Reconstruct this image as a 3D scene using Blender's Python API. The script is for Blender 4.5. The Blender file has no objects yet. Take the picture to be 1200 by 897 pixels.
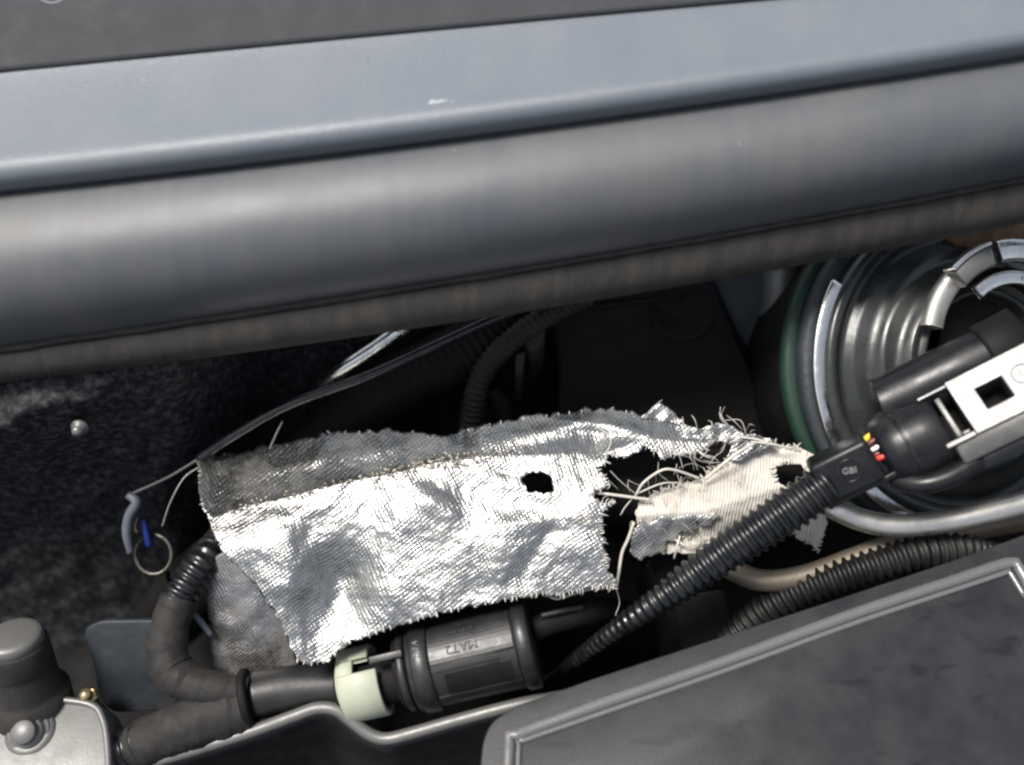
import bpy, math, random
import numpy as np
from mathutils import Vector, noise
random.seed(7)
# ------------------------------------------------------------------ camera, world, sun, exposure
S = 0.0004                      # one layout unit = 0.4 mm
D0 = 1100.0                     # camera to heat sleeve, layout units (0.44 m)
PITCH = math.radians(60)
R_ = np.array((1.0, 0, 0)); U_ = np.array((0, math.sin(PITCH), math.cos(PITCH)))
B_ = np.array((0, -math.cos(PITCH), math.sin(PITCH)))      # back towards the camera
CAM = np.array((0.0, -0.20, 0.62))
sc = bpy.context.scene
col = sc.collection
cd = bpy.data.cameras.new('camera'); cam = bpy.data.objects.new('camera', cd); col.objects.link(cam)
cam.location = CAM; cam.rotation_euler = (math.pi/2 - PITCH, 0, 0)
cd.sensor_width = 36; cd.lens = 36*D0/1200; cd.clip_start = 0.01; cd.clip_end = 50
cd.dof.use_dof = True; cd.dof.focus_distance = D0*S; cd.dof.aperture_fstop = 2.9
sc.camera = cam
SUN = np.array((-0.38, 0.07, 0.93)); SUN = SUN/np.linalg.norm(SUN)
w = bpy.data.worlds.new('World'); sc.world = w; w.use_nodes = True
nt = w.node_tree
sky = nt.nodes.new('ShaderNodeTexSky'); sky.sky_type = 'NISHITA'; sky.sun_disc = False
sky.sun_elevation = math.asin(SUN[2]); sky.sun_rotation = math.atan2(SUN[0], SUN[1])
sky.dust_density = 3.0; sky.air_density = 1.0; sky.ozone_density = 1.0
bg = nt.nodes['Background']; bg.inputs['Strength'].default_value = 0.07
hs_ = nt.nodes.new('ShaderNodeHueSaturation'); hs_.inputs['Saturation'].default_value = 0.48     # thin high cloud greys the blue
nt.links.new(sky.outputs[0], hs_.inputs['Color']); nt.links.new(hs_.outputs[0], bg.inputs[0])
sd = bpy.data.lights.new('sun', 'SUN'); sd.energy = 2.2; sd.angle = math.radians(18); sd.color = (1, 0.95, 0.88)
so = bpy.data.objects.new('sun', sd); col.objects.link(so); so.location = (-0.5, -0.5, 2)
so.rotation_euler = Vector(SUN).to_track_quat('Z', 'Y').to_euler()
sc.view_settings.view_transform = 'Standard'; sc.view_settings.look = 'None'
sc.view_settings.gamma = 1.0; sc.view_settings.exposure = 1.35
sc.render.engine = 'CYCLES'; sc.cycles.filter_width = 2.4

# ------------------------------------------------------------------ helpers
def Q(u, v, w):
    k = (D0 - w)/D0
    return np.array(((u-600)*k, (448.5-v)*k, w), dtype=float)
def W(q):
    q = np.asarray(q, float)
    return CAM + S*(q[..., 0:1]*R_ + q[..., 1:2]*U_ + (q[..., 2:3]-D0)*B_)
ZQ = np.array((0, math.cos(PITCH), math.sin(PITCH)))       # world up in layout space
def nrm(a):
    a = np.asarray(a, float); return a/np.linalg.norm(a)

def thing(name, label, cat, at, group=None):
    o = bpy.data.objects.new(name, None); col.objects.link(o)
    o.empty_display_size = 0.01
    o.location = W(np.array(at, float)[None])[0]
    o['label'] = label; o['category'] = cat
    if group: o['group'] = group
    return o
def root_of(p):
    while p.parent: p = p.parent
    return p
def obj(name, vf, mat, parent=None, smooth=True, solid=0, bevel=0, label=None, cat=None, group=None, kind=None, uv=None):
    vs, fs = vf
    P = W(np.array(vs, float))
    org = np.array(root_of(parent).location) if parent else P.mean(0)
    if parent is None: org = np.array((P[:, 0].mean(), P[:, 1].mean(), P[:, 2].min()))
    me = bpy.data.meshes.new(name)
    me.from_pydata((P-org).tolist(), [], [tuple(f) for f in fs])
    me.materials.append(mat)
    if uv is not None:
        l = me.uv_layers.new(name='UVMap')
        idx = np.zeros(len(me.loops), dtype=np.int32); me.loops.foreach_get('vertex_index', idx)
        l.data.foreach_set('uv', np.asarray(uv, np.float32)[idx].ravel())
    if smooth: me.shade_smooth()
    o = bpy.data.objects.new(name, me); col.objects.link(o)
    if parent: o.parent = parent
    else: o.location = org
    if solid:
        m = o.modifiers.new('thickness', 'SOLIDIFY'); m.thickness = solid*S; m.offset = -1
    if bevel:
        m = o.modifiers.new('bevel', 'BEVEL'); m.width = bevel*S; m.segments = 3; m.limit_method = 'ANGLE'; m.angle_limit = math.radians(30)
        m.harden_normals = False
    if label: o['label'] = label
    if cat: o['category'] = cat
    if group: o['group'] = group
    if kind: o['kind'] = kind
    return o
def merge(*parts):
    V = []; F = []
    for vs, fs in parts:
        n = len(V); V += list(vs); F += [tuple(i+n for i in f) for f in fs]
    return V, F
def spline(pts, step=4.0):
    p = np.array(pts, float)
    if len(p) == 2: q = p
    P = np.vstack((2*p[0]-p[1], p, 2*p[-1]-p[-2])); out = []
    for i in range(1, len(P)-2):
        a, b, c, d = P[i-1:i+3]
        n = max(2, int(np.linalg.norm((c-b)[:3])/step))
        for t in np.arange(n)/n:
            out.append(.5*((2*b)+(c-a)*t+(2*a-5*b+4*c-d)*t*t+(3*b-a-3*c+d)*t**3))
    out.append(P[-2])
    return np.array(out)
def tube_q(path, rad, n=14, cap=True):
    """path: layout points, rad: radius per point"""
    path = np.array(path, float); m = len(path)
    rad = np.broadcast_to(np.array(rad, float), (m,))
    tan = np.gradient(path, axis=0); tan /= np.linalg.norm(tan, axis=1)[:, None]+1e-9
    ref = np.array((0, 0, 1.0))
    if abs(tan[0] @ ref) > .9: ref = np.array((0, 1.0, 0))
    x = nrm(np.cross(ref, tan[0])); V = []; F = []
    for i in range(m):
        x = nrm(x - tan[i]*(x @ tan[i])); y = np.cross(tan[i], x)
        for k in range(n):
            a = 2*math.pi*k/n
            V.append(path[i]+rad[i]*(math.cos(a)*x+math.sin(a)*y))
    for i in range(m-1):
        for k in range(n):
            k2 = (k+1) % n
            F.append((i*n+k, i*n+k2, (i+1)*n+k2, (i+1)*n+k))
    if cap:
        V.append(path[0]); V.append(path[-1]); a = len(V)-2
        for k in range(n):
            k2 = (k+1) % n
            F.append((a, k2, k)); F.append((a+1, (m-1)*n+k, (m-1)*n+k2))
    return V, F
def tube(pts, rad, n=14, step=4.0, pitch=0, amp=0.14, cap=True, duty=0.0, wob=0, wrap=0):
    """pts (u,v,w[,r]) picture-plane layout with real depth; pitch>0 makes a corrugated hose"""
    rr = [p[3] if len(p) > 3 else rad for p in pts]
    q = [np.append(Q(*p[:3]), r*(D0-p[2])/D0) for p, r in zip(pts, rr)]
    if pitch: step = pitch/7.0
    sp = spline(q, step)
    L = np.concatenate(([0], np.cumsum(np.linalg.norm(np.diff(sp[:, :3], axis=0), axis=1))))
    r = sp[:, 3].copy()
    if pitch:
        N = int(L[-1]/(pitch/8)); Ls = np.linspace(0, L[-1], N)
        sp = np.stack([np.interp(Ls, L, sp[:, k]) for k in range(4)], 1)
        ph = (Ls/pitch) % 1
        prof = np.clip(1.5*np.sin(2*np.pi*ph)+duty, -1, 1)
        ring = np.array([noise.noise((math.floor(x/pitch)*1.7, rad, 5.)) for x in Ls])
        r = sp[:, 3]*(1+amp*(1+.35*ring)*prof*.5-amp*.5+.02*ring)
    elif wob:
        r = r*(1+wob*np.array([noise.noise((l*.045, 3.3, rad)) for l in L]))
    V, F = tube_q(sp[:, :3], r, n, cap)
    if wrap:               # spiral laps of tape plus crumples
        ax_ = sp[:, :3]
        for i in range(len(ax_)):
            for k in range(n):
                ph = (L[i]/wrap+k/n) % 1; d = V[i*n+k]-ax_[i]
                V[i*n+k] = ax_[i]+d*(1+.045*(ph if ph < .85 else (1-ph)/.15*.85)+.05*noise.noise(V[i*n+k]*.09)+.03*noise.noise(V[i*n+k]*.25))
    return V, F
def lathe(c, axis, prof, n=64, a0=0, a1=2*math.pi, xref=(1, 0, 0)):
    """profile of (radius, height along axis) about layout point c"""
    z = nrm(axis); x = nrm(np.array(xref, float)-z*(np.array(xref, float) @ z)); y = np.cross(z, x)
    full = abs(a1-a0-2*math.pi) < 1e-6; m = n if full else n+1
    V = []; F = []
    for r, h in prof:
        for k in range(m):
            a = a0+(a1-a0)*k/n
            V.append(np.array(c)+z*h+r*(math.cos(a)*x+math.sin(a)*y))
    for i in range(len(prof)-1):
        for k in range(n):
            k2 = (k+1) % m
            F.append((i*m+k, i*m+k2, (i+1)*m+k2, (i+1)*m+k))
    return V, F
def band(c, axis, r0, r1, h0, h1, n=64, a0=0, a1=2*math.pi, xref=(1, 0, 0)):
    """closed ring (or arc segment) of rectangular section with softened corners"""
    e = min(r1-r0, h1-h0)*.22
    pr = [(r0, h0), (r1-e, h0), (r1, h0+e), (r1, h1-e), (r1-e, h1), (r0+e, h1), (r0, h1-e), (r0, h0)]
    V, F = lathe(c, axis, pr, n, a0, a1, xref)
    if abs(a1-a0-2*math.pi) > 1e-6:
        m = n+1; k = len(pr)-1
        F.append(tuple(i*m for i in range(k))[::-1]); F.append(tuple(i*m+n for i in range(k)))
    return V, F
def box(o, x, y, z, sx, sy, sz):
    """box centred on layout point o with axes x,y,z and full sizes"""
    x, y, z = nrm(x), nrm(y), nrm(z); V = []
    for k in (-.5, .5):
        for a, b in ((-.5, -.5), (.5, -.5), (.5, .5), (-.5, .5)):
            V.append(np.array(o)+x*a*sx+y*b*sy+z*k*sz)
    return V, [(3, 2, 1, 0), (4, 5, 6, 7), (0, 1, 5, 4), (1, 2, 6, 5), (2, 3, 7, 6), (3, 0, 4, 7)]
def round_poly(poly, r, n=5):
    out = []; m = len(poly); P = [np.array(p, float) for p in poly]
    for i in range(m):
        a, b, c = P[i-1], P[i], P[(i+1) % m]
        d1 = a-b; d2 = c-b; l1 = np.linalg.norm(d1); l2 = np.linalg.norm(d2)
        rr = min(r, l1*.45, l2*.45)
        p1 = b+d1/l1*rr; p2 = b+d2/l2*rr
        for k in range(n+1):
            t = k/n; out.append((1-t)**2*p1+2*t*(1-t)*b+t*t*p2)
    return out
def slab(poly, wf, depth, down=None, hole=None):
    """prism: top outline in the picture plane at depth wf(u,v), extruded along `down` (world down by default)"""
    d = -ZQ if down is None else nrm(down)
    top = [Q(u, v, wf(u, v)) for u, v in poly]
    bot = [p+d*depth for p in top]; n = len(top)
    # make sure of winding facing the camera
    ar = sum(top[i][0]*top[(i+1) % n][1]-top[(i+1) % n][0]*top[i][1] for i in range(n))
    f = list(range(n)); 
    if ar < 0: f = f[::-1]
    F = [tuple(f), tuple(i+n for i in f[::-1])]
    for k in range(n):
        a, b = f[k], f[(k+1) % n]
        F.append((b, a, a+n, b+n))
    return top+bot, F
def inside(poly, x, y):
    p = np.array(poly, float); c = np.zeros(x.shape, bool); j = len(p)-1
    for i in range(len(p)):
        xi, yi = p[i]; xj, yj = p[j]
        cond = ((yi > y) != (yj > y)) & (x < (xj-xi)*(y-yi)/(yj-yi+1e-12)+xi)
        c ^= cond; j = i
    return c
def nz(u, v, f, seed=0.0):
    f_ = np.vectorize(lambda a, b: noise.noise((a*f, b*f, seed)))
    return f_(u, v)
def cloth(poly, wf, g=2.0, holes=(), rag=2.2, seed=1.0):
    p = np.array(poly); u0, v0 = p.min(0)-6; u1, v1 = p.max(0)+6
    us = np.arange(u0, u1, g); vs = np.arange(v0, v1, g)
    UU, VV = np.meshgrid(us, vs)
    cu = (UU[:-1, :-1]+g/2); cv = (VV[:-1, :-1]+g/2)
    wu = cu+rag*1.2*nz(cu, cv, .11, seed)+rag*.4*nz(cu, cv, .38, seed+9); wv = cv+rag*1.2*nz(cu, cv, .11, seed+5)+rag*.4*nz(cu, cv, .38, seed+14)
    keep = inside(poly, wu, wv)
    for h in holes: keep &= ~inside(h, wu, wv)
    nu = len(us)
    ii, jj = np.nonzero(keep)
    quads = np.stack((ii*nu+jj, (ii+1)*nu+jj, (ii+1)*nu+jj+1, ii*nu+jj+1), 1)
    used = np.unique(quads); remap = -np.ones(UU.size, int); remap[used] = np.arange(len(used))
    ux = UU.ravel()[used].copy(); vx = VV.ravel()[used].copy()
    # soften the stair steps of the boundary
    cnt = np.bincount(remap[quads].ravel(), minlength=len(used)); bd = cnt < 4
    nb = [[] for _ in used]
    qq = remap[quads]
    for a, b in ((0, 1), (1, 2), (2, 3), (3, 0)):
        for x, y in zip(qq[:, a], qq[:, b]):
            if bd[x] and bd[y]: nb[x].append(y); nb[y].append(x)
    for _ in range(2):
        nu_, nv_ = ux.copy(), vx.copy()
        for i in np.nonzero(bd)[0]:
            if nb[i]: nu_[i] = .5*ux[i]+.5*ux[nb[i]].mean(); nv_[i] = .5*vx[i]+.5*vx[nb[i]].mean()
        ux, vx = nu_, nv_
    ww = wf(ux, vx)
    k = (D0-ww)/D0
    V = np.stack(((ux-600)*k, (448.5-vx)*k, ww), 1)
    return (V, qq.tolist()), np.stack((ux, vx), 1)
def text_mesh(body, o, x, y, size, depth):
    """raised lettering: layout origin o (text centre), x = reading direction, y = letter up"""
    c = bpy.data.curves.new('lettering', 'FONT'); c.body = body; c.size = size; c.extrude = depth
    c.align_x = 'CENTER'; c.align_y = 'CENTER'; c.resolution_u = 2
    t = bpy.data.objects.new('lettering_source', c)
    me = bpy.data.meshes.new_from_object(t)
    x, y = nrm(x), nrm(y); z = np.cross(x, y)
    V = [np.array(o)+x*v.co.x+y*v.co.y+z*v.co.z for v in me.vertices]
    F = [tuple(p.vertices) for p in me.polygons]
    bpy.data.objects.remove(t); bpy.data.curves.remove(c); bpy.data.meshes.remove(me)
    return V, F

# ------------------------------------------------------------------ materials
def rgb(h): return tuple(h)+(1,)
def material(name, base, rough=.5, metal=0.0, dust=None, dust_amt=.4, dust_scale=60, bump=.1, bump_scale=900, rvar=.12, spec=.5, stretch=(1, 1, 1), dust_lo=.45, coat=0, specks=0, streak=0, smudge=0):
    m = bpy.data.materials.new(name); m.use_nodes = True; t = m.node_tree; N = t.nodes; L = t.links
    b = N['Principled BSDF']
    b.inputs['Metallic'].default_value = metal; b.inputs['Specular IOR Level'].default_value = spec
    if coat: b.inputs['Coat Weight'].default_value = coat; b.inputs['Coat Roughness'].default_value = .25
    tc = N.new('ShaderNodeTexCoord'); mp = N.new('ShaderNodeMapping'); mp.inputs['Scale'].default_value = stretch
    L.new(tc.outputs['Object'], mp.inputs['Vector'])
    n1 = N.new('ShaderNodeTexNoise'); n1.inputs['Scale'].default_value = dust_scale; n1.inputs['Detail'].default_value = 7; n1.inputs['Roughness'].default_value = .65
    L.new(mp.outputs[0], n1.inputs['Vector'])
    n2 = N.new('ShaderNodeTexNoise'); n2.inputs['Scale'].default_value = bump_scale; n2.inputs['Detail'].default_value = 4
    L.new(mp.outputs[0], n2.inputs['Vector'])
    r = N.new('ShaderNodeMapRange'); r.inputs[1].default_value = dust_lo; r.inputs[2].default_value = dust_lo+.3
    r.inputs[3].default_value = 0; r.inputs[4].default_value = dust_amt
    L.new(n1.outputs[0], r.inputs[0])
    mx = N.new('ShaderNodeMix'); mx.data_type = 'RGBA'
    mx.inputs[6].default_value = rgb(base); mx.inputs[7].default_value = rgb(dust if dust else [c*1.6+.01 for c in base])
    L.new(r.outputs[0], mx.inputs[0]); colr = mx.outputs[2]
    def layer(fac, c):
        q = N.new('ShaderNodeMix'); q.data_type = 'RGBA'; L.new(fac, q.inputs[0]); L.new(colr, q.inputs[6]); q.inputs[7].default_value = rgb(c); return q.outputs[2]
    def ranged(x, a, b_, c, d):
        q = N.new('ShaderNodeMapRange'); L.new(x, q.inputs[0])
        for i_, v_ in enumerate((a, b_, c, d)): q.inputs[i_+1].default_value = v_
        return q.outputs[0]
    dc_ = dust if dust else [c*1.6+.01 for c in base]
    if streak:              # run marks across the part
        m2 = N.new('ShaderNodeMapping'); m2.inputs['Scale'].default_value = (1, .10, .10); L.new(tc.outputs['Object'], m2.inputs['Vector'])
        n3 = N.new('ShaderNodeTexNoise'); n3.inputs['Scale'].default_value = 160; n3.inputs['Detail'].default_value = 5; n3.inputs['Roughness'].default_value = .7; L.new(m2.outputs[0], n3.inputs['Vector'])
        colr = layer(ranged(n3.outputs[0], .45, .7, 0, streak), [c*1.25 for c in dc_])
        colr = layer(ranged(n3.outputs[0], .45, .3, 0, streak*.7), [c*.45 for c in base])
    if specks:              # grit and dried drops
        vo = N.new('ShaderNodeTexVoronoi'); vo.inputs['Scale'].default_value = 130; L.new(tc.outputs['Object'], vo.inputs['Vector'])
        n4 = N.new('ShaderNodeTexNoise'); n4.inputs['Scale'].default_value = 70; n4.inputs['Detail'].default_value = 2; L.new(tc.outputs['Object'], n4.inputs['Vector'])
        sub = N.new('ShaderNodeMath'); sub.operation = 'SUBTRACT'; L.new(ranged(n4.outputs[0], .42, .8, -.05, .22), sub.inputs[0]); L.new(vo.outputs['Distance'], sub.inputs[1])
        colr = layer(ranged(sub.outputs[0], 0, .07, 0, specks), [min(.6, c*2.3+.06) for c in dc_])
    if smudge:              # oily rub marks
        m3 = N.new('ShaderNodeMapping'); m3.inputs['Scale'].default_value = (.35, 1, 1); m3.inputs['Rotation'].default_value = (0, 0, -.4); L.new(tc.outputs['Object'], m3.inputs['Vector'])
        n5 = N.new('ShaderNodeTexNoise'); n5.inputs['Scale'].default_value = 90; n5.inputs['Detail'].default_value = 6; n5.inputs['Distortion'].default_value = .8; L.new(m3.outputs[0], n5.inputs['Vector'])
        colr = layer(ranged(n5.outputs[0], .60, .68, 0, smudge), [c*.5 for c in base])
    L.new(colr, b.inputs['Base Color'])
    rr = N.new('ShaderNodeMapRange'); rr.inputs[1].default_value = .3; rr.inputs[2].default_value = .7
    rr.inputs[3].default_value = max(.03, rough-rvar); rr.inputs[4].default_value = min(1, rough+rvar)
    L.new(n1.outputs[0], rr.inputs[0]); L.new(rr.outputs[0], b.inputs['Roughness'])
    bp = N.new('ShaderNodeBump'); bp.inputs['Strength'].default_value = bump; bp.inputs['Distance'].default_value = .0006
    L.new(n2.outputs[0], bp.inputs['Height']); L.new(bp.outputs[0], b.inputs['Normal'])
    return m
def woven(name, foil, worn, worn_amt, metal, rough, p=5.4, ang=-14, bump=.8, rib=False, stain=(.16, .10, .05), stain_amt=.5, crinkle=.5):
    m = bpy.data.materials.new(name); m.use_nodes = True; t = m.node_tree; N = t.nodes; L = t.links
    b = N['Principled BSDF']
    def math_(op, a, bb=None):
        n = N.new('ShaderNodeMath'); n.operation = op
        for i, x in enumerate((a, bb)):
            if x is None: continue
            if isinstance(x, (int, float)): n.inputs[i].default_value = x
            else: L.new(x, n.inputs[i])
        return n.outputs[0]
    uv = N.new('ShaderNodeUVMap'); mp = N.new('ShaderNodeMapping'); mp.inputs['Rotation'].default_value = (0, 0, math.radians(ang))
    wn = N.new('ShaderNodeTexNoise'); wn.inputs['Scale'].default_value = .011; wn.inputs['Detail'].default_value = 2
    L.new(uv.outputs[0], wn.inputs['Vector'])
    wa = N.new('ShaderNodeVectorMath'); wa.operation = 'MULTIPLY_ADD'; wa.inputs[1].default_value = (22, 22, 0)
    L.new(wn.outputs['Color'], wa.inputs[0]); L.new(uv.outputs[0], wa.inputs[2])
    L.new(wa.outputs[0], mp.inputs['Vector'])
    sp = N.new('ShaderNodeSeparateXYZ'); L.new(mp.outputs[0], sp.inputs[0])
    k = 2*math.pi/p
    sx = math_('SINE', math_('MULTIPLY', sp.outputs[0], k)); sy = math_('SINE', math_('MULTIPLY', sp.outputs[1], k*(.35 if rib else .8)))
    h = math_('ADD', math_('MULTIPLY', sx, sy if not rib else 1.0), math_('MULTIPLY', sy, .35) if rib else 0.0)
    def noise_(scale, det=5, rough_=.6):
        n = N.new('ShaderNodeTexNoise'); n.inputs['Scale'].default_value = scale; n.inputs['Detail'].default_value = det; n.inputs['Roughness'].default_value = rough_
        L.new(uv.outputs[0], n.inputs['Vector']); return n.outputs[0]
    def rng(x, a, b_, c=0, d=1):
        n = N.new('ShaderNodeMapRange'); n.inputs[1].default_value = a; n.inputs[2].default_value = b_; n.inputs[3].default_value = c; n.inputs[4].default_value = d
        L.new(x, n.inputs[0]); return n.outputs[0]
    nw = noise_(.022, 6); nf = noise_(.35, 3)
    wornm = math_('MULTIPLY', rng(nw, .48, .62), worn_amt)
    wornm = math_('MINIMUM', math_('ADD', wornm, math_('MULTIPLY', rng(h, -.1, -.9), .35*worn_amt)), 1.0)
    st = math_('MULTIPLY', rng(noise_(.05, 8, .7), .58, .72), stain_amt)
    def mix(f, a, b_):
        n = N.new('ShaderNodeMix'); n.data_type = 'RGBA'
        L.new(f, n.inputs[0])
        for i, x in ((6, a), (7, b_)):
            if isinstance(x, tuple): n.inputs[i].default_value = rgb(x)
            else: L.new(x, n.inputs[i])
        return n.outputs[2]
    c = mix(wornm, foil, worn); c = mix(st, c, stain)
    L.new(c, b.inputs['Base Color'])
    inv = math_('SUBTRACT', 1.0, math_('MAXIMUM', wornm, st))
    L.new(math_('MULTIPLY', inv, metal), b.inputs['Metallic'])
    L.new(rng(nf, .3, .7, rough-.08, rough+.14), b.inputs['Roughness'])
    h = math_('MULTIPLY', h, rng(noise_(.03, 4), .35, .65, .35, 1.25)); h = math_('ADD', h, math_('MULTIPLY', noise_(.5, 2), .9))
    b1 = N.new('ShaderNodeBump'); b1.inputs['Strength'].default_value = bump; b1.inputs['Distance'].default_value = .00022
    L.new(h, b1.inputs['Height'])
    b2 = N.new('ShaderNodeBump'); b2.inputs['Strength'].default_value = crinkle; b2.inputs['Distance'].default_value = .0016
    L.new(noise_(.11, 5, .62), b2.inputs['Height']); L.new(b1.outputs[0], b2.inputs['Normal']); L.new(b2.outputs[0], b.inputs['Normal'])
    return m
M = {}
M['cowl'] = material('cowl_plastic_skylit', (.108, .124, .146), .48, spec=.6, specks=.22, streak=.07, dust=(.14, .15, .165), dust_amt=.35, dust_scale=28, bump=.4, bump_scale=900, rvar=.07)  # lighter, bluer copy: sky reflection on the flat put into the colour
M['cowlshade'] = material('cowl_plastic_shaded', (.060, .066, .075), .52, spec=.6, specks=.22, streak=.14, dust=(.105, .098, .088), dust_amt=.5, dust_scale=24, bump=.16, bump_scale=1100, rvar=.05)  # darker copy of the cowl plastic, shade on the roll in its colour
M['upturn'] = material('upturn_shade', (.036, .038, .042), .75, dust=(.055, .056, .059), dust_amt=.4, bump=.3, bump_scale=600, spec=.25)  # darkened cowl plastic: shade on the rear bend painted as a strip
M['seal'] = material('seal_rubber', (.026, .025, .024), .72, dust=(.060, .052, .044), dust_amt=.5, dust_scale=45, bump=.45, bump_scale=300, stretch=(2, .8, .8), spec=.3, streak=.35)
M['floor'] = material('black_tray', (.003, .003, .003), .6, dust=(.006, .005, .005), bump=.3, spec=.08)  # even near-black with very little sheen
M['mat'] = material('bulkhead_felt', (.010, .010, .012), .82, spec=.2, dust=(.14, .14, .145), dust_amt=.6, dust_scale=260, dust_lo=.45, bump=.6, bump_scale=220)
M['black'] = material('black_plastic', (.011, .011, .012), .42, dust=(.035, .032, .03), dust_amt=.35, bump=.12, bump_scale=500)
M['dull'] = material('dull_black_plastic', (.005, .0046, .0046), .7, dust=(.013, .011, .010), dust_amt=.5, bump=.3, bump_scale=250, spec=.2)
M['dustyblack'] = material('dusty_black_hose', (.006, .006, .006), .5, spec=.35, dust=(.022, .020, .018), dust_amt=.6, dust_scale=70, bump=.2)
M['conduit'] = material('conduit_plastic', (.005, .006, .008), .28, dust=(.045, .042, .038), dust_amt=.45, dust_scale=110, bump=.06, rvar=.08)
M['boot'] = material('boot_plastic', (.006, .0065, .008), .36, spec=.32, bump=.05, dust=(.025, .024, .023), dust_amt=.3, dust_scale=90)
M['housing'] = material('connector_plastic', (.05, .05, .05), .33, bump=.12, dust=(.14, .14, .13), dust_amt=.4, dust_scale=80, rvar=.08, spec=.55)
M['lid'] = material('lid_plastic', (.012, .0132, .015), .46, spec=.38, dust=(.028, .029, .030), dust_amt=.6, dust_scale=45, bump=.22, bump_scale=1300, rvar=.08, dust_lo=.36, specks=.35, smudge=.85)
M['beadhighlight'] = material('lid_bead_highlight', (.10, .10, .103), .25, dust=(.09, .085, .075), dust_amt=.5, dust_scale=60, bump=.15, bump_scale=650, spec=.9)  # lid plastic lightened, the highlight along the bead put into its colour
M['steel'] = material('plated_steel', (.68, .655, .60), .44, 1.0, dust=(.30, .27, .22), dust_amt=.6, dust_scale=120, bump=.15, bump_scale=400)
M['bright'] = material('bright_steel', (.72, .72, .70), .25, 1.0, dust=(.35, .32, .28), dust_amt=.4, dust_scale=150, bump=.2, bump_scale=300)
M['greysteel'] = material('grey_cast_metal', (.15, .15, .145), .46, .45, dust=(.10, .095, .088), dust_amt=.6, dust_scale=70, bump=.10, bump_scale=700)
M['brownpipe'] = material('dusty_pipe', (.22, .19, .15), .5, .6, dust=(.16, .12, .08), dust_amt=.7, dust_scale=60, bump=.25)
M['servo'] = material('servo_paint', (.028, .031, .030), .30, .2, spec=.5, dust=(.075, .078, .074), dust_amt=.4, dust_scale=50, bump=.12, bump_scale=300)
M['green'] = material('green_band', (.003, .026, .014), .6, dust=(.01, .022, .016), dust_amt=.4, bump=.15)
M['slate'] = material('slate_plastic', (.020, .025, .031), .6, dust=(.036, .04, .044), dust_amt=.6, dust_scale=70, bump=.5, bump_scale=350)
M['tape'] = material('cloth_tape', (.016, .015, .0145), .72, dust=(.042, .038, .034), dust_amt=.6, dust_scale=80, bump=.4, bump_scale=700, spec=.3)
M['cream'] = material('cream_clip_plastic', (.34, .36, .28), .55, dust=(.21, .20, .15), dust_amt=.45, dust_scale=90, bump=.1)
M['brass'] = material('brass', (.45, .36, .20), .35, .9, bump=.1)
M['blue'] = material('blue_plastic', (.004, .014, .12), .4, bump=.05)
M['clear'] = material('amber_ring', (.04, .034, .024), .2, bump=.05)
M['palegrey'] = material('pale_grey_plastic', (.085, .095, .115), .5, bump=.1)
M['rust'] = material('rusty_metal', (.18, .10, .055), .8, .2, dust=(.35, .27, .2), dust_amt=.8, dust_scale=140, bump=.8, bump_scale=300)
M['yellow'] = material('yellow_wire', (.75, .48, .02), .4, bump=.03)
M['red'] = material('red_wire', (.45, .02, .015), .4, bump=.03)
M['maroon'] = material('maroon_wire', (.10, .018, .016), .4, bump=.03)
M['white'] = material('white_wire', (.75, .73, .70), .4, bump=.03)
M['fleck'] = material('white_fleck', (.34, .38, .41), .6, bump=.05)
M['thread'] = material('glass_thread', (.48, .455, .41), .5, bump=.05, dust=(.3, .26, .2), dust_amt=.4, dust_scale=150)
M['scorch'] = material('scorched_fibre', (.42, .38, .32), .6, bump=.2, dust=(.07, .045, .028), dust_amt=1.0, dust_scale=160, dust_lo=.4)
M['greythread'] = material('grey_glass_thread', (.26, .26, .25), .45, .3, bump=.05)
M['foil'] = woven('aluminised_cloth', (.37, .37, .36), (.26, .235, .20), .16, 1.0, .29, bump=.55, crinkle=.5, stain_amt=.7)
M['darkfoil'] = woven('dark_aluminised_cloth', (.36, .355, .35), (.13, .12, .11), .5, 1.0, .40, p=4.6, bump=.42, crinkle=.4)  # darker copy of the foil cloth; carries the shade of the folded side
M['cloth'] = woven('bare_glass_cloth', (.49, .465, .42), (.34, .30, .25), .6, .0, .75, p=3.9, ang=-6, bump=.7, rib=True, crinkle=.35, stain_amt=.35)

# ------------------------------------------------------------------ setting: bulkhead, bay floor
def curve3(a, b, c):       # quadratic through u = 0, 600, 1200
    return lambda u: a+(b-a)*(u/600)+((c-2*b+a)/2)*(u/600)*(u/600-1)
LD = curve3(449, 368, 262)     # seal bottom
LC = curve3(404, 312, 205)     # seal top / roll bottom
LB = curve3(224, 152, 64)      # groove
LA = curve3(192, 122, 36)      # bead top
LT = curve3(82, 24, -30)       # upper trim edge

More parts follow.
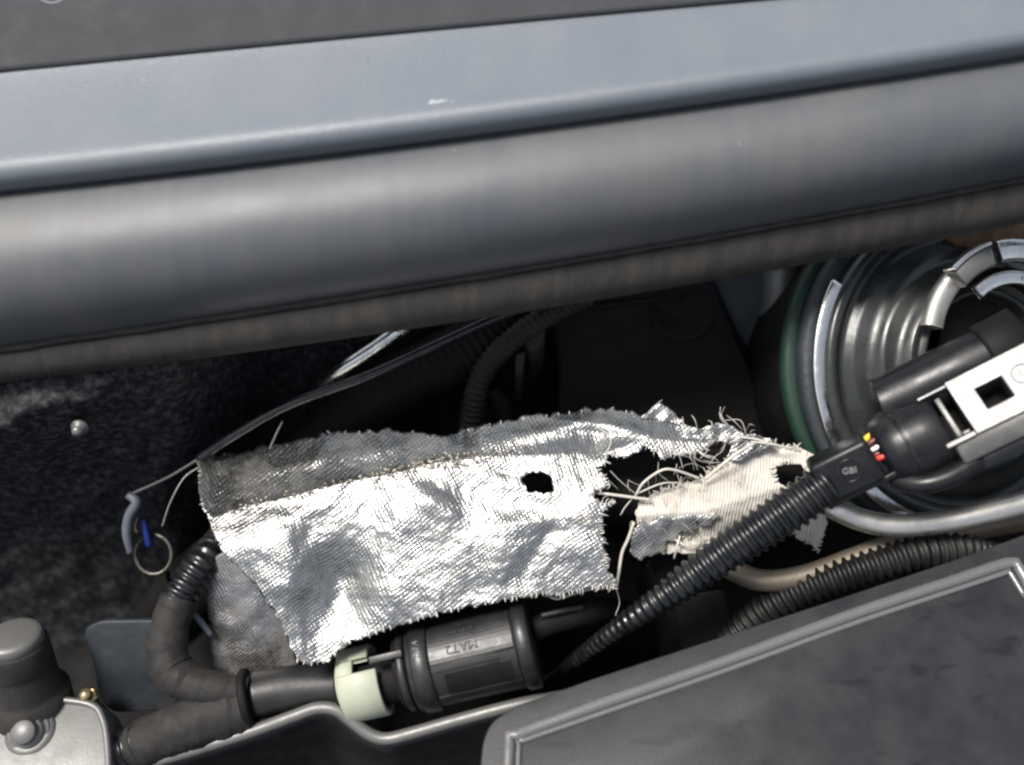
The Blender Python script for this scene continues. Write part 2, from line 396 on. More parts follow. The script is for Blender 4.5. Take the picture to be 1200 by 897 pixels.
def grid(us, n, f):
    V = []; F = []
    for u in us:
        for t in np.linspace(0, 1, n): V.append(f(u, t))
    m = n
    for i in range(len(us)-1):
        for k in range(n-1):
            F.append((i*m+k, i*m+k+1, (i+1)*m+k+1, (i+1)*m+k))
    return V, F
def fw(u, t):
    d = -90+t*610; v = LD(u)+d*.62
    sb_ = min(1, max(0, (u-190)/150)); sb_ = sb_*sb_*(3-2*sb_)
    wv = 20-1.45*d*.62-240*sb_+105*math.exp(-((u+20)/170)**2-((d-95+.25*u)/80)**2)
    k = max(0, 1-abs(d-80)/130)
    return Q(u, v, wv+9*noise.noise((u*.03, d*.03, 1))+4*noise.noise((u*.09, d*.09, 4))+2.2*noise.noise((u*.25, d*.25, 8)))
fwo = obj('bulkhead', grid(np.arange(-320, 1521, 5), 110, fw), M['mat'], kind='structure')
def rivet_at(u, v, wv, r, parent):
    ax = nrm((0, -.6, .8))
    obj('rivet', lathe(Q(u, v, wv), ax, [(r*1.5, 0), (r*1.5, 3), (r*1.05, 5), (r, 9), (r*.75, 13), (0, 14)], 24), M['greysteel'], parent)
rivet_at(94, 500, 20, 6.5, fwo)
# bay floor: wide dark tray at the bottom of the bay
gx = np.linspace(-.75, .75, 40); gy = np.linspace(-.75, .62, 40)
V = []; F = []
for x in gx:
    for y in gy:
        V.append((x, y, .004*noise.noise((x*14, y*14, 0))))
for i in range(39):
    for k in range(39): F.append((i*40+k, (i+1)*40+k, (i+1)*40+k+1, i*40+k+1))
me = bpy.data.meshes.new('engine_bay_floor'); me.from_pydata(V, [], F); me.materials.append(M['floor']); me.shade_smooth()
fl = bpy.data.objects.new('engine_bay_floor', me); col.objects.link(fl); fl['kind'] = 'structure'

# ------------------------------------------------------------------ cowl
US = np.arange(-330, 1541, 15)
W0 = 140
cowl = thing('cowl_panel', 'dark grey grained plastic cowl panel with rolled front edge above the bay', 'cowl panel', Q(600, 152, W0-60))
def flat(u, t):            # near horizontal, slightly dished, then turning down into the groove
    vA, vB = LA(u)-4, LB(u)+2
    if t < .5:
        v0 = LT(u)-24; k = t*2; v = v0+(vA-v0)*k
        return Q(u, v, W0+22-.56*(vA-v)-3*math.sin(math.pi*k)+10*max(0, .3-k)**2*11)
    a = math.radians(-29+114*(t-.5)*2); s_ = math.sin(a)
    s0, s1 = math.sin(math.radians(-29)), math.sin(math.radians(85))
    v = vA+(vB-vA)*(s_-s0)/(s1-s0); r = (vB-vA)/(s1-s0)
    return Q(u, v, W0+22+r*(math.cos(a)-math.cos(math.radians(-29)))-8*(t-.5)*2)
obj('top_panel', grid(US, 41, flat), M['cowl'], cowl, solid=4)
def roll(u, t):
    v0, v1 = LB(u)-2, LC(u)+3
    a = math.radians(-42+112*t); s = math.sin(a)
    s0, s1 = math.sin(math.radians(-42)), math.sin(math.radians(70))
    v = v0+(v1-v0)*(s-s0)/(s1-s0); r = (v1-v0)/(s1-s0)
    return Q(u, v, W0-8+r*(math.cos(a)-math.cos(math.radians(-42)))+.8*noise.noise((u*.01, t*3, 5)))
obj('rolled_edge', grid(US, 28, roll), M['cowlshade'], cowl, solid=5)
WC = roll(600, 1)[2]
# small flecks, and the round screw cap at the back of the panel
fx = []
for (u, v, ru, rv) in ((508, 123, 7, 6), (520, 121, 11, 4), (531, 121, 5, 3)):
    v1 = LA(u); wv = W0+22-.56*(v1-v)-1
    fx.append(slab([(u+ru*math.cos(a)*(1+.2*math.sin(3*a)), v+rv*math.sin(a)) for a in np.linspace(0, 2*math.pi, 14)[:-1]], lambda a, b: wv+2+.5*(b-v)*.56, 3))
for k, f in enumerate(fx): obj('paint_fleck', f, M['fleck'], cowl, label='white fleck of paint' )
ax = ZQ

tr = thing('cowl_upturn', 'dark grey trim strip behind the cowl panel', 'upturn', Q(300, 20, 20))
def upturnf(u, t):
    v0, v1 = LT(u)-150, LT(u)+1; v = v0+(v1-v0)*t
    e = (1-t)
    return Q(u, v, W0+24-.56*(LA(u)-LT(u))+4-.10*150*e)
obj('strip', grid(US, 26, upturnf), M['upturn'], tr, solid=4)
cap = obj('screw_cap', band(Q(64, -13, 93), nrm((0, .16, 1)), 17, 20, 0, 4, 40), M['palegrey'], tr)
obj('cap_face', lathe(Q(64, -13, 93), nrm((0, .16, 1)), [(17.5, 0), (17.5, 2), (0, 3)], 32), M['upturn'], cap)

sl = thing('rubber_seal', 'dusty grey rubber weather seal clipped along the lower edge of the cowl', 'weather seal', Q(600, 368, WC-80))
def lip(u, t):             # dusty ledge just under the roll
    v0, v1 = LC(u)-6, LC(u)+10+2*noise.noise((u*.02, 0, 0))
    v = v0+(v1-v0)*t
    return Q(u, v, WC-9+9*math.sin(t*2.4)+.8*noise.noise((u*.06, t, 3)))
obj('lip', grid(US, 8, lip), M['seal'], sl, solid=3)
def sealf(u, t):
    v0, v1 = LC(u)+8, LD(u)
    a = math.radians(-12+92*t); s = math.sin(a)
    s0, s1 = math.sin(math.radians(-12)), math.sin(math.radians(80))
    v = v0+(v1-v0)*(s-s0)/(s1-s0); r = (v1-v0)/(s1-s0)
    return Q(u, v, WC-6+r*.9*(math.cos(a)-1)+.9*noise.noise((u*.05, t*2, 7)))
obj('bulb', grid(np.arange(-330, 1541, 8), 16, sealf), M['seal'], sl, solid=5)

# ------------------------------------------------------------------ heat sleeve
tu = [225, 233, 262, 290, 330, 372, 390, 420, 455, 490, 522, 535, 560, 600, 640, 690, 720, 742, 760, 800, 835]
tv = [540, 537, 532, 528, 520, 512, 505, 507, 503, 506, 511, 508, 500, 492, 487, 480, 479, 484, 489, 500, 512]
cu_ = [233, 250, 290, 330, 370, 420, 470, 520, 560, 620, 700, 760, 840]
cv_ = [598, 606, 591, 584, 573, 562, 552, 540, 535, 535, 530, 515, 520]
sleeve = thing('heat_sleeve', 'torn silver woven heat sleeve with frayed ends and burnt holes', 'heat sleeve', Q(560, 620, -60))
main = [(233, 537), (262, 532), (290, 528), (330, 520), (372, 512), (390, 505), (420, 507), (455, 503), (490, 506), (522, 511), (535, 508), (560, 500), (600, 492), (640, 487), (690, 480), (720, 479), (742, 484), (760, 489), (800, 499), (822, 507), (835, 512),
        (832, 524), (812, 533), (790, 534), (776, 538), (764, 528), (756, 521), (748, 530), (735, 537), (718, 534), (708, 545), (700, 547), (712, 562), (714, 570), (694, 578), (700, 588), (720, 588), (710, 598), (705, 612), (709, 640), (713, 665), (722, 683), (719, 690), (690, 690), (660, 699), (640, 697),
        (600, 703), (560, 710), (520, 718), (480, 730), (440, 743), (405, 755), (392, 768), (372, 781), (348, 776), (338, 750), (325, 722), (300, 687), (268, 655), (250, 628), (246, 612), (236, 590), (233, 565)]
hole1 = [(612, 563), (619, 556), (635, 553), (646, 560), (651, 573), (637, 579), (618, 578)]
def wmain(u, v):
    vc = np.interp(u, cu_, cv_); vt = np.interp(u, tu, tv)
    k = np.clip((u-500)/90, 0, 1); k = k*k*(3-2*k)
    a = np.clip((vc-v), 0, None); b = np.clip(v-vc, 0, None)
    up = -(1.25*(1-k)+1.0*k)*a
    # fold: the upper flap tucks behind the bright lower face on the left
    tuck = -11*(1-np.exp(-a/2.5))*(1-k)*np.clip((u-245)/30, 0, 1)
    lo = .40*b-.0014*b*b
    w = up+tuck+lo
    # broad dents and wrinkles
    def bump(cu, cv, su, sv, h, rot=0):
        c, s = math.cos(rot), math.sin(rot); x = (u-cu)*c+(v-cv)*s; y = -(u-cu)*s+(v-cv)*c
        return h*np.exp(-(x/su)**2-(y/sv)**2)
    w = w+bump(395, 690, 42, 80, -26, .35)+bump(300, 632, 60, 30, 9, -.2)+bump(470, 600, 45, 30, 6, -.3)+bump(560, 580, 70, 16, -5, .3)
    w = w+bump(680, 600, 40, 45, 7)+bump(620, 640, 60, 40, 4)+bump(540, 505, 12, 30, -16)+bump(430, 530, 40, 10, 4, -.2)+bump(640, 505, 60, 9, 7, -.2)+bump(740, 505, 45, 8, 6, .2)
    def crease(x0, y0, x1, y1, wd, h):
        dx, dy = x1-x0, y1-y0; L2 = dx*dx+dy*dy; t = np.clip(((u-x0)*dx+(v-y0)*dy)/L2, 0, 1)
        dist = np.hypot(u-(x0+dx*t), v-(y0+dy*t)); return h*np.clip(1-dist/wd, 0, 1)*np.sin(np.pi*np.clip(t*.9+.05, 0, 1))
    w = w+crease(352, 600, 425, 735, 26, -6)+crease(470, 556, 548, 622, 18, 4.5)+crease(548, 622, 705, 600, 16, 4)+crease(600, 690, 660, 600, 18, -4)+crease(560, 545, 612, 560, 10, -3)
    w = w+crease(640, 490, 735, 500, 12, 6)+crease(385, 512, 362, 552, 12, 5)+crease(300, 612, 400, 590, 10, 2.5)
    w = w+bump(345, 545, 50, 8, 3, -.25)+bump(700, 520, 25, 14, -8)
    top_ = np.clip(1-a/25, .35, 1)
    w = w+top_*7*nz(u, v, .016, 2)+top_*(2.6-1.2*np.clip((u-450)/200, 0, 1))*nz(u, v, .04, 6)+.9*nz(u, v, .11, 12)
    return w
(vf, uv) = cloth(main, wmain, 2.0, [hole1], 3.6, 1.0)
pm = obj('front_face', vf, M['foil'], sleeve, solid=2.2, uv=uv, label='bright silver woven face with a small burnt hole')
# folded side of the sleeve, lower left, its shade put into the darker cloth
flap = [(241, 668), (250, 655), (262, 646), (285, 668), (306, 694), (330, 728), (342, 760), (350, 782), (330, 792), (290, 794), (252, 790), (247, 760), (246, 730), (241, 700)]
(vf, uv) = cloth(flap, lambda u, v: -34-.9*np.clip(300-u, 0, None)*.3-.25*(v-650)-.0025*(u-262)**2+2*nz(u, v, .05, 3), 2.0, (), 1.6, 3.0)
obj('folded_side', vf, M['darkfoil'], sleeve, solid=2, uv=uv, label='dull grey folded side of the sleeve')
# bare glass cloth torn open on the right
torn = [(744, 602), (750, 588), (765, 579), (790, 570), (815, 563), (835, 552), (862, 537), (890, 524), (915, 522), (940, 527), (957, 533), (975, 545), (990, 565), (978, 585), (968, 600), (967, 625), (958, 646), (948, 636), (934, 630), (928, 620), (900, 625), (860, 634), (825, 632), (800, 630), (770, 624), (748, 614)]
hole2 = [(906, 549), (922, 542), (940, 545), (956, 562), (935, 567), (922, 574), (911, 562)]
def wtorn(u, v):
    r = np.interp(u, [740, 830, 900, 990], [606, 598, 575, 550])
    return 4-.30*np.abs(v-r)-.004*(v-r)**2*.5+4*np.sin((u-740)*.03)+6*np.exp(-((u-850)/40)**2)+2.5*nz(u, v, .04, 4)+1*nz(u, v, .13, 9)-.22*np.clip(v-600, 0, 80)
(vf, uv) = cloth(torn, wtorn, 2.0, [hole2], 2.6, 5.0)
obj('torn_cloth', vf, M['cloth'], sleeve, solid=2.2, uv=uv, label='cream bare glass cloth torn open around a dark hole')
under = [(740, 624), (750, 609), (764, 612), (776, 605), (788, 608), (802, 602), (818, 604), (836, 600), (846, 606), (832, 618), (820, 615), (812, 628), (800, 622), (792, 636), (782, 634), (778, 650), (760, 652), (748, 658), (738, 646)]
(vf, uv) = cloth(under, lambda u, v: 9-.30*np.clip(v-608, 0, 99)+2.5*nz(u, v, .06, 3), 1.8, (), 3.2, 7.0)
obj('turned_back_flap', vf, M['darkfoil'], sleeve, solid=2, uv=uv)
for pts, mt, wz in (([(792, 497), (820, 502), (838, 497), (856, 499), (872, 507), (892, 511), (914, 521), (888, 531), (866, 542), (851, 537), (858, 524), (845, 517), (828, 525), (812, 534), (798, 533)], 'foil', -4), ([(818, 526), (834, 501), (846, 495), (856, 503), (866, 514), (882, 510), (906, 521), (884, 526), (864, 542), (858, 522), (846, 514), (828, 523)], 'darkfoil', -8),
                ([(752, 490), (774, 470), (782, 478), (802, 494), (792, 503), (772, 494)], 'darkfoil', -22),
                ([(770, 640), (790, 632), (820, 628), (846, 632), (850, 640), (826, 648), (800, 650), (782, 648)], 'cloth', -18)):
    (vf, uv) = cloth(pts, lambda u, v, wz=wz: wz-.3*(520-v)*.3+3*nz(u, v, .08, 3), 1.6, (), 2.6, wz)
    obj('torn_shred', vf, M[mt], sleeve, solid=1.4, uv=uv)
threads = [([(694, 577, 12), (725, 581, 14), (762, 586, 10)], 1.9), ([(745, 581, 12), (754, 566, 18), (774, 552, 20), (790, 551, 18), (820, 561, 6)], 1.6),
           ([(748, 578, 13), (775, 567, 14), (795, 566, 8)], 1.0), ([(746, 580, 12), (728, 565, 10), (715, 552, 6)], .6), ([(745, 580, 10), (733, 594, 8), (727, 604, 4)], .8),
           ([(826, 562, 10), (845, 546, 16), (866, 530, 16), (884, 520, 6)], 2.0), ([(836, 499, -2), (824, 512, 2), (816, 526, 0)], 1.3),
           ([(815, 526, 2), (824, 533, 6), (833, 537, 4)], 1.6), ([(843, 484, -8), (849, 494, -4), (858, 504, -4)], 1.1), ([(743, 612, 8), (736, 632, 4), (729, 648, 0), (725, 672, 0), (722, 690, -2)], 2.0),
           ([(797, 628, 2), (793, 642, 4), (790, 655, -6)], 1.3), ([(700, 602, 6), (712, 592, 10), (721, 588, 10)], 2.4), ([(866, 512, -4), (890, 516, 2), (914, 526, 2)], 1.5),
           ([(640, 697, 4), (652, 702, 8), (664, 699, 6), (690, 691, 4), (719, 689, 2)], 1.5), ([(236, 546, -70), (216, 560, -64), (200, 588, -60), (190, 617, -70)], .8),
           ([(331, 494, -70), (324, 508, -66), (316, 526, -80)], .9), ([(722, 690, -2), (726, 706, -4), (721, 722, -12)], .6), ([(880, 518, 2), (900, 520, 6), (930, 526, 4)], 1.2),
           ([(790, 632, 0), (806, 640, 4), (822, 636, 0)], 1.4), ([(700, 500, -10), (716, 516, -4), (705, 540, 2)], .7), ([(757, 487, -18), (766, 477, -14), (776, 469, -20)], .8)]
for i, (p, r) in enumerate(threads):
    obj('thread', tube(p, r, 6, 3), M['greythread'] if i in (3, 6, 8, 14, 15, 20) else M['thread'], sleeve)
# short frayed ends along the torn edges
fr = []
def fray(poly, wf, i0, i1, step, ln, r=.55):
    for k in range(i0, i1):
        a = np.array(poly[k % len(poly)], float); b = np.array(poly[(k+1) % len(poly)], float)
        L = np.linalg.norm(b-a); d = (b-a)/L; n = np.array((d[1], -d[0]))
        for s in np.arange(0, L, step):
            if random.random() < .45+.4*noise.noise((p_ := a[0]+d[0]*s)*np.array((.05, 0, 0))+np.array((0, 0, 3.))): continue
            p = a+d*(s+random.uniform(-1, 1)); l = ln*random.choice((.3, .4, .5, .7, 1.3)); th = random.uniform(-1.1, 1.1)
            q = p+(n*math.cos(th)+d*math.sin(th))*l; p0 = p-n*4
            w0 = float(wf(np.array([p[0]]), np.array([p[1]]))[0])
            fr.append(tube([(p0[0], p0[1], w0+1.0), (p[0], p[1], w0+2.2+random.uniform(0, 2)), (q[0], q[1], w0+random.uniform(-3, 4))], r*random.uniform(.7, 1.5), 5, 3))
fray(main, wmain, 20, 46, 3.4, 4.0, .6); fray(main, wmain, 46, 54, 8, 2.2, .8); fray(main, wmain, 58, 63, 7, 2.0, .5); fray(main, wmain, 0, 20, 14, 2.2, .5)
fray(torn, wtorn, 0, 9, 2.4, 7, .7); fray(torn, wtorn, 15, 25, 3, 4, .6)
fray(hole2[::-1], wtorn, 0, 7, 3, 3.5, .9)
obj('frayed_edge', merge(*fr), M['thread'], sleeve, kind='stuff')
lf = []
for k in range(70):
    u0 = random.gauss(795, 45); v0 = 566+(u0-795)*-.28+random.gauss(0, 10)
    if random.random() < .35: u0 = random.gauss(845, 22); v0 = 512+random.gauss(0, 9)
    if random.random() < .2: u0 = random.gauss(800, 25); v0 = 640+random.gauss(0, 8)
    th = random.gauss(math.pi, .9); l = random.uniform(8, 34); bend = random.uniform(-.6, .6)
    lf.append(tube([(u0, v0, 8), (u0+l*.5*math.cos(th), v0-l*.5*math.sin(th)-3, 8+random.uniform(0, 10)), (u0+l*math.cos(th+bend), v0-l*math.sin(th+bend), random.uniform(-8, 14))], random.uniform(.2, .5), 4, 4))
obj('loose_fibres', merge(*lf), M['thread'], sleeve, kind='stuff')
# scorched, broken fibres standing up along the fold
fr2 = []
for k in range(170):
    u = random.choice((random.uniform(262, 600), random.gauss(505, 40))); vc = float(np.interp(u, cu_, cv_))+random.gauss(0, 4.5)+7*noise.noise((u*.04, 0, 0))
    w0 = float(wmain(np.array([u]), np.array([vc]))[0]); th = random.uniform(0, 6.28); l = random.uniform(1.5, 5)
    fr2.append(tube([(u, vc, w0-1), (u+l*.5*math.cos(th), vc+l*.4*math.sin(th), w0+random.uniform(1.5, 3.5)), (u+l*math.cos(th), vc+l*.7*math.sin(th), w0+random.uniform(0, 2))], random.uniform(.6, 1.5), 5, 3))
obj('scorched_fibres', merge(*fr2), M['scorch'], sleeve, kind='stuff')
# the hose the sleeve protects
obj('coolant_hose', tube([(200, 720, -330), (270, 660, -150), (380, 640, -95), (560, 610, -90), (720, 575, -95), (860, 570, -100), (960, 600, -140), (1010, 660, -320)], 42, 20, 10), M['dull'], label='black rubber hose inside the torn heat sleeve', cat='hose')

# ------------------------------------------------------------------ cables and hoses behind the sleeve
cb = thing('control_cable', 'thin shiny black cable curving from under the rubber seal to the sleeve corner', 'cable', Q(235, 537, -80))
obj('outer_sheath', tube([(640, 352, -70), (580, 373, -60), (520, 400, -56), (430, 441, -52), (340, 474, -56), (275, 510, -64), (233, 538, -76)], 5.5, 12, 5), M['conduit'], cb)
obj('inner_wire', tube([(233, 538, -76), (196, 560, -84), (152, 580, -90)], 1.6, 8, 4), M['greysteel'], cb)
rd = thing('steel_rod', 'short bright steel rod end poking out from under the seal', 'rod', Q(400, 435, -110))
obj('rod', tube([(469, 386, -70), (440, 407, -80), (398, 436, -100), (372, 460, -160), (350, 500, -300)], 8, 16, 5), M['bright'], rd)
obj('tip', tube([(474, 382, -69), (468, 387, -70)], 8.6, 16, 3), M['steel'], rd)
ck = thing('wire_clip', 'small grey and blue plastic clip with a ring at the cable end', 'clip', Q(170, 640, -130))
obj('jaw', tube([(150, 580, -88), (160, 589, -88, 6), (152, 604, -92, 6), (149, 624, -98, 6), (153, 648, -106, 4)], 4.5, 10, 3), M['palegrey'], ck)
obj('blue_insert', tube([(168, 608, -110), (171, 622, -112), (175, 640, -116)], 4.2, 10, 3), M['blue'], ck)
obj('ring', tube([(180+21*math.cos(a), 650+23*math.sin(a), -118+6*math.sin(a)) for a in np.linspace(-1.9, 4.38, 26)], 2.0, 8, 3), M['clear'], ck)
obj('pin', tube([(161, 607, -100), (158, 616, -100), (160, 625, -101)], 1.0, 6, 3), M['brass'], ck)
obj('tail', tube([(195, 668, -120), (200, 690, -170), (204, 720, -330)], 3, 8, 6), M['dull'], ck)

obj('wiring_conduit', tube([(690, 345, -60), (652, 364, -75), (606, 394, -95), (570, 430, -115), (556, 470, -140), (552, 520, -200), (560, 600, -420)], 14, 16, pitch=9, amp=.16), M['tape'], label='dusty black ribbed conduit curving down behind the sleeve', cat='conduit')
obj('heater_hose', tube([(600, 370, -150), (540, 412, -150), (470, 450, -160), (400, 500, -180), (330, 570, -260), (300, 640, -420)], 36, 20, pitch=11, amp=.05), M['dull'], label='wide dark ribbed heater hose behind the thin cable', cat='hose')
bx = thing('bulkhead_box', 'matte black plastic box under the cowl behind the sleeve', 'box', Q(770, 470, -330))
pl = round_poly([(640, 352), (836, 318), (850, 360), (912, 505), (900, 560), (650, 560), (655, 430)], 26, 6)
obj('shell', slab(pl, lambda u, v: -150-.25*(v-400)+.05*(u-770), 150, (0, -.3, -1)), M['dull'], bx, bevel=8, smooth=True)
obj('moulded_rib', tube([(690, 362, -136), (740, 356, -136), (800, 348, -136)], 3.5, 8, 5), M['dull'], bx)
obj('dimple', lathe(Q(800, 362, -140), (0, .1, 1), [(44, 0), (42, 4), (36, 1), (20, -2), (0, -3)], 40), M['dull'], bx)
tb = thing('locking_tabs', 'dark plastic locking tabs between ribbed conduit and black box', 'tabs', Q(625, 440, -180))
for p in ([(612, 396), (640, 386), (636, 402), (628, 412), (620, 410)], [(604, 416), (616, 412), (612, 440), (604, 438)]):
    obj('tab', slab(round_poly(p, 4), lambda u, v: -100-.3*(v-400), 70), M['tape'], tb, bevel=1.5)
obj('stem', tube([(575, 455, -150), (590, 480, -160), (600, 520, -190)], 12, 12, 5), M['dull'], tb)
pp = thing('bulkhead_plate', 'blue-grey painted metal plate beside the green banded servo', 'plate', Q(890, 400, -330))
obj('plate', slab(round_poly([(826, 310), (1000, 270), (1000, 480), (930, 480), (868, 395)], 10), lambda u, v: -170-.4*(v-380), 40), M['slate'], pp, bevel=3)
obj('boss', tube([(915, 300, -130), (914, 345, -150), (905, 400, -185)], 20, 24, 5), M['greysteel'], pp)

# ------------------------------------------------------------------ brake servo, right
AX = nrm((.24, .02, .97)); SC_ = Q(1098, 430, -105)
kS = (D0+105)/D0
sv = thing('brake_servo', 'black stepped round brake servo with green band and silver clamp', 'brake servo', SC_-AX*70)
def P_(l): return [(r*kS, h) for r, h in l]
def sband(r0, r1, h0, h1, **k): return band(SC_, AX, r0*kS, r1*kS, h0, h1, 96, **k)
obj('rear_shell', lathe(SC_, AX, P_([(150, -160), (186, -120), (192, -20), (192, 6)]), 96), M['dull'], sv)
obj('green_band', sband(178, 203, -8, 12), M['green'], sv)
obj('dark_seam', sband(168, 194, 13, 36), M['slate'], sv)
obj('front_shell', lathe(SC_, AX, P_([(176, 36), (176, 52), (171, 56), (165, 55), (159, 45), (154, 42), (149, 44), (145, 50), (140, 53), (132, 55), (125, 58), (121, 65), (118, 70), (114, 71), (106, 71), (102, 73), (98, 78), (95, 85), (91, 87), (88, 84), (84, 85), (81, 90), (78, 90), (76, 84), (74, 50), (40, 46), (0, 46)]), 96), M['servo'], sv)
# the silver clamp band, open at the top
def ang(u, v):
    z = AX; x = nrm(np.array((1., 0, 0))-z*z[0]); y = np.cross(z, x); d = Q(u, v, -70)-SC_-AX*48
    return math.atan2(d @ y, d @ x)
a_ = ang(966, 345); b_ = ang(1062, 600)
b_ = b_+2*math.pi if b_ < a_ else b_
clampb = obj('clamp_band', sband(166, 189, 42, 50, a0=a_, a1=b_), M['bright'], sv)
obj('clamp_tail', tube([(965, 345, -62), (970, 320, -62), (971, 300, -66)], 1.8, 8, 3), M['bright'], sv)
# inner filler cap: silver outer arc segments, and a white lettered inner arc
SC2 = Q(1186, 402, 6)
obj('cap_ring', band(SC2, AX, 94, 120, 0, 16, 40, a0=math.radians(58), a1=math.radians(106)), M['bright'], sv)
obj('cap_ring', band(SC2, AX, 92, 116, -6, 10, 30, a0=math.radians(108.5), a1=math.radians(137)), M['greysteel'], sv)
obj('cap_edge', band(SC2, AX, 117, 121, -6, 13, 30, a0=math.radians(108.5), a1=math.radians(137)), M['bright'], sv)
obj('cap_ring', band(SC2, AX, 88, 112, -22, -4, 30, a0=math.radians(134), a1=math.radians(170)), M['steel'], sv)
cr = obj('cap_collar', band(SC2, AX, 68, 84, 2, 8, 40, a0=math.radians(35), a1=math.radians(133)), M['bright'], sv)
zz = AX; xx = nrm(np.array((1., 0, 0))-zz*zz[0]); yy = np.cross(zz, xx)
for a, s in ((84, 'I'), (80.5, 'I'), (74, 'A')):
    t = math.radians(a); rad = math.cos(t)*xx+math.sin(t)*yy; tn = math.sin(t)*xx-math.cos(t)*yy
    obj('lettering', text_mesh(s, SC2+rad*75+zz*8.2, tn, rad, 8, .3), M['dull'], cr, smooth=False)
obj('cap_well', lathe(SC2, AX, [(90, -8), (78, -24), (70, -50), (0, -54)], 40), M['dull'], sv)
rb = obj('rusty_bracket', slab(round_poly([(1110, 268), (1240, 240), (1250, 268), (1180, 280), (1120, 284)], 6), lambda u, v: -40-.4*(v-270), 30), M['rust'], label='tan rusty bracket edge between the seal and the brake servo', cat='bracket', bevel=2)

# ------------------------------------------------------------------ pipes lower right
obj('steel_pipe', tube([(925, 592, -70), (950, 588, -24, 9), (976, 595, 0), (1005, 608, 4), (1045, 616, 6), (1100, 612, 6), (1160, 600, 8), (1290, 566, 2)], 13.5, 18, 5), M['steel'], label='bent bright steel pipe passing under the electrical connector', cat='pipe')
obj('dusty_pipe', tube([(800, 640, -120), (850, 664, -50), (890, 680, -34), (940, 676, -30), (1000, 655, -30), (1060, 634, -32), (1130, 622, -36), (1290, 596, -60)], 13, 18, 5), M['brownpipe'], label='dull brown dusty pipe above the ribbed hose', cat='pipe')
obj('ribbed_hose', tube([(790, 830, -200), (865, 742, -80), (930, 696, -34), (1040, 658, -18), (1095, 646, -20), (1150, 648, -50), (1230, 690, -170)], 21, 20, pitch=11, amp=.22), M['dustyblack'], label='fat black ribbed hose along the edge of the lid', cat='hose')
sb = thing('support_bracket', 'dark grey upright bracket behind the slim ribbed conduit', 'bracket', Q(800, 740, -300))
obj('upright', slab(round_poly([(762, 652), (796, 644), (820, 700), (850, 760), (800, 780)], 6), lambda u, v: -40-.8*(v-650), 160, (0, -.4, -1)), M['dull'], sb, bevel=3)
obj('foot', slab(round_poly([(790, 700), (848, 690), (862, 740), (800, 770)], 6), lambda u, v: -70-.3*(v-700), 160), M['dull'], sb, bevel=3)

# ------------------------------------------------------------------ conduit with electrical connector
ec = thing('electrical_connector', 'black electrical connector with slim ribbed conduit, rubber boot and coloured wires', 'connector', Q(960, 600, 20))
obj('conduit', tube([(640, 798, -150, 9), (684, 766, -60, 10), (722, 738, -12, 12), (760, 712, 14, 16), (800, 684, 28, 20.5), (860, 641, 42, 24.5), (920, 601, 52, 26.5), (972, 565, 58, 27)], 20, 20, pitch=10.6, amp=.17), M['conduit'], ec)
DX = nrm((.866, .50, .27)); NX = nrm((-.43, .28, .85)); NX = nrm(NX-DX*(NX @ DX)); DY = np.cross(NX, DX)     # along, face normal, across
bo = Q(990, 549, 62)
def loc(o, a, b, c): return o+DX*a+DY*b+NX*c
NXc, DYc = NX, DY
NX = nrm((-.05, -.12, .98)); NX = nrm(NX-DX*(NX @ DX)); DY = np.cross(NX, DX)
boot = obj('boot', box(bo, DX, DY, NX, 68, 50, 40), M['boot'], ec, bevel=6)
obj('boot_lip', box(loc(bo, 6, -27, 6), DX, DY, NX, 78, 7, 14), M['boot'], boot, bevel=2)
obj('emblem_ring', band(loc(bo, 3, 2, 20), NX, 11.5, 13.5, -1, 1.4, 32), M['conduit'], boot)
obj('lettering', text_mesh('GBI', loc(bo, 3, 2, 20.3), nrm(DX*.9-DY*.3), nrm(DY*.9+DX*.3), 10, .7), M['greythread'], boot, smooth=False)
NX, DY = NXc, DYc
wo = Q(1030, 530, 62)
for k, (b, c, mt, r) in enumerate(((20, 4, 'yellow', 3.4), (11, 10, 'maroon', 3.4), (2, 12, 'white', 2.6), (-4, 8, 'maroon', 3.2), (-10, 10, 'red', 3.6), (6, 0, 'maroon', 3.2))):
    pts = [loc(wo, -18, b*.55, c*.6), loc(wo, -4, b*.9, c+3), loc(wo, 12, b, c+1), loc(wo, 40, b*.9, c)]
    obj('wire', tube_q(spline(pts, 3), r, 10), M[mt], ec)
co = Q(1066, 520, 52)
collar = obj('collar', lathe(co, DX, [(24, -32), (30, -36), (38, -34), (44, -26), (46, -14), (45, 4), (42, 16), (42, 34), (38, 38), (0, 38)], 48), M['boot'], ec)
obj('collar_bore', lathe(co, DX, [(31, -34), (29, -10), (0, -8)], 40), M['dull'], collar)
obj('collar_ridge', band(co, DX, 40, 47.2, -6, -2.5, 48), M['conduit'], collar)
obj('seal_skirt', tube_q(spline([loc(co, -34, -30, 10), loc(co, -14, -48, 16), loc(co, 14, -54, 14), loc(co, 50, -50, 6)], 4), 11, 14), M['boot'], ec)
obj('side_tube', tube_q(spline([loc(co, -6, 52, 2), loc(co, 8, 51, 2), loc(co, 80, 50, 0), loc(co, 118, 50, -4), loc(co, 122, 50, -4)], 4), 33, 28), M['boot'], ec)
obj('tube_flange', lathe(loc(co, 119, 50, -4), DX, [(20, -2), (36, -2), (37, 2), (37, 40), (0, 42)], 36), M['dull'], ec)
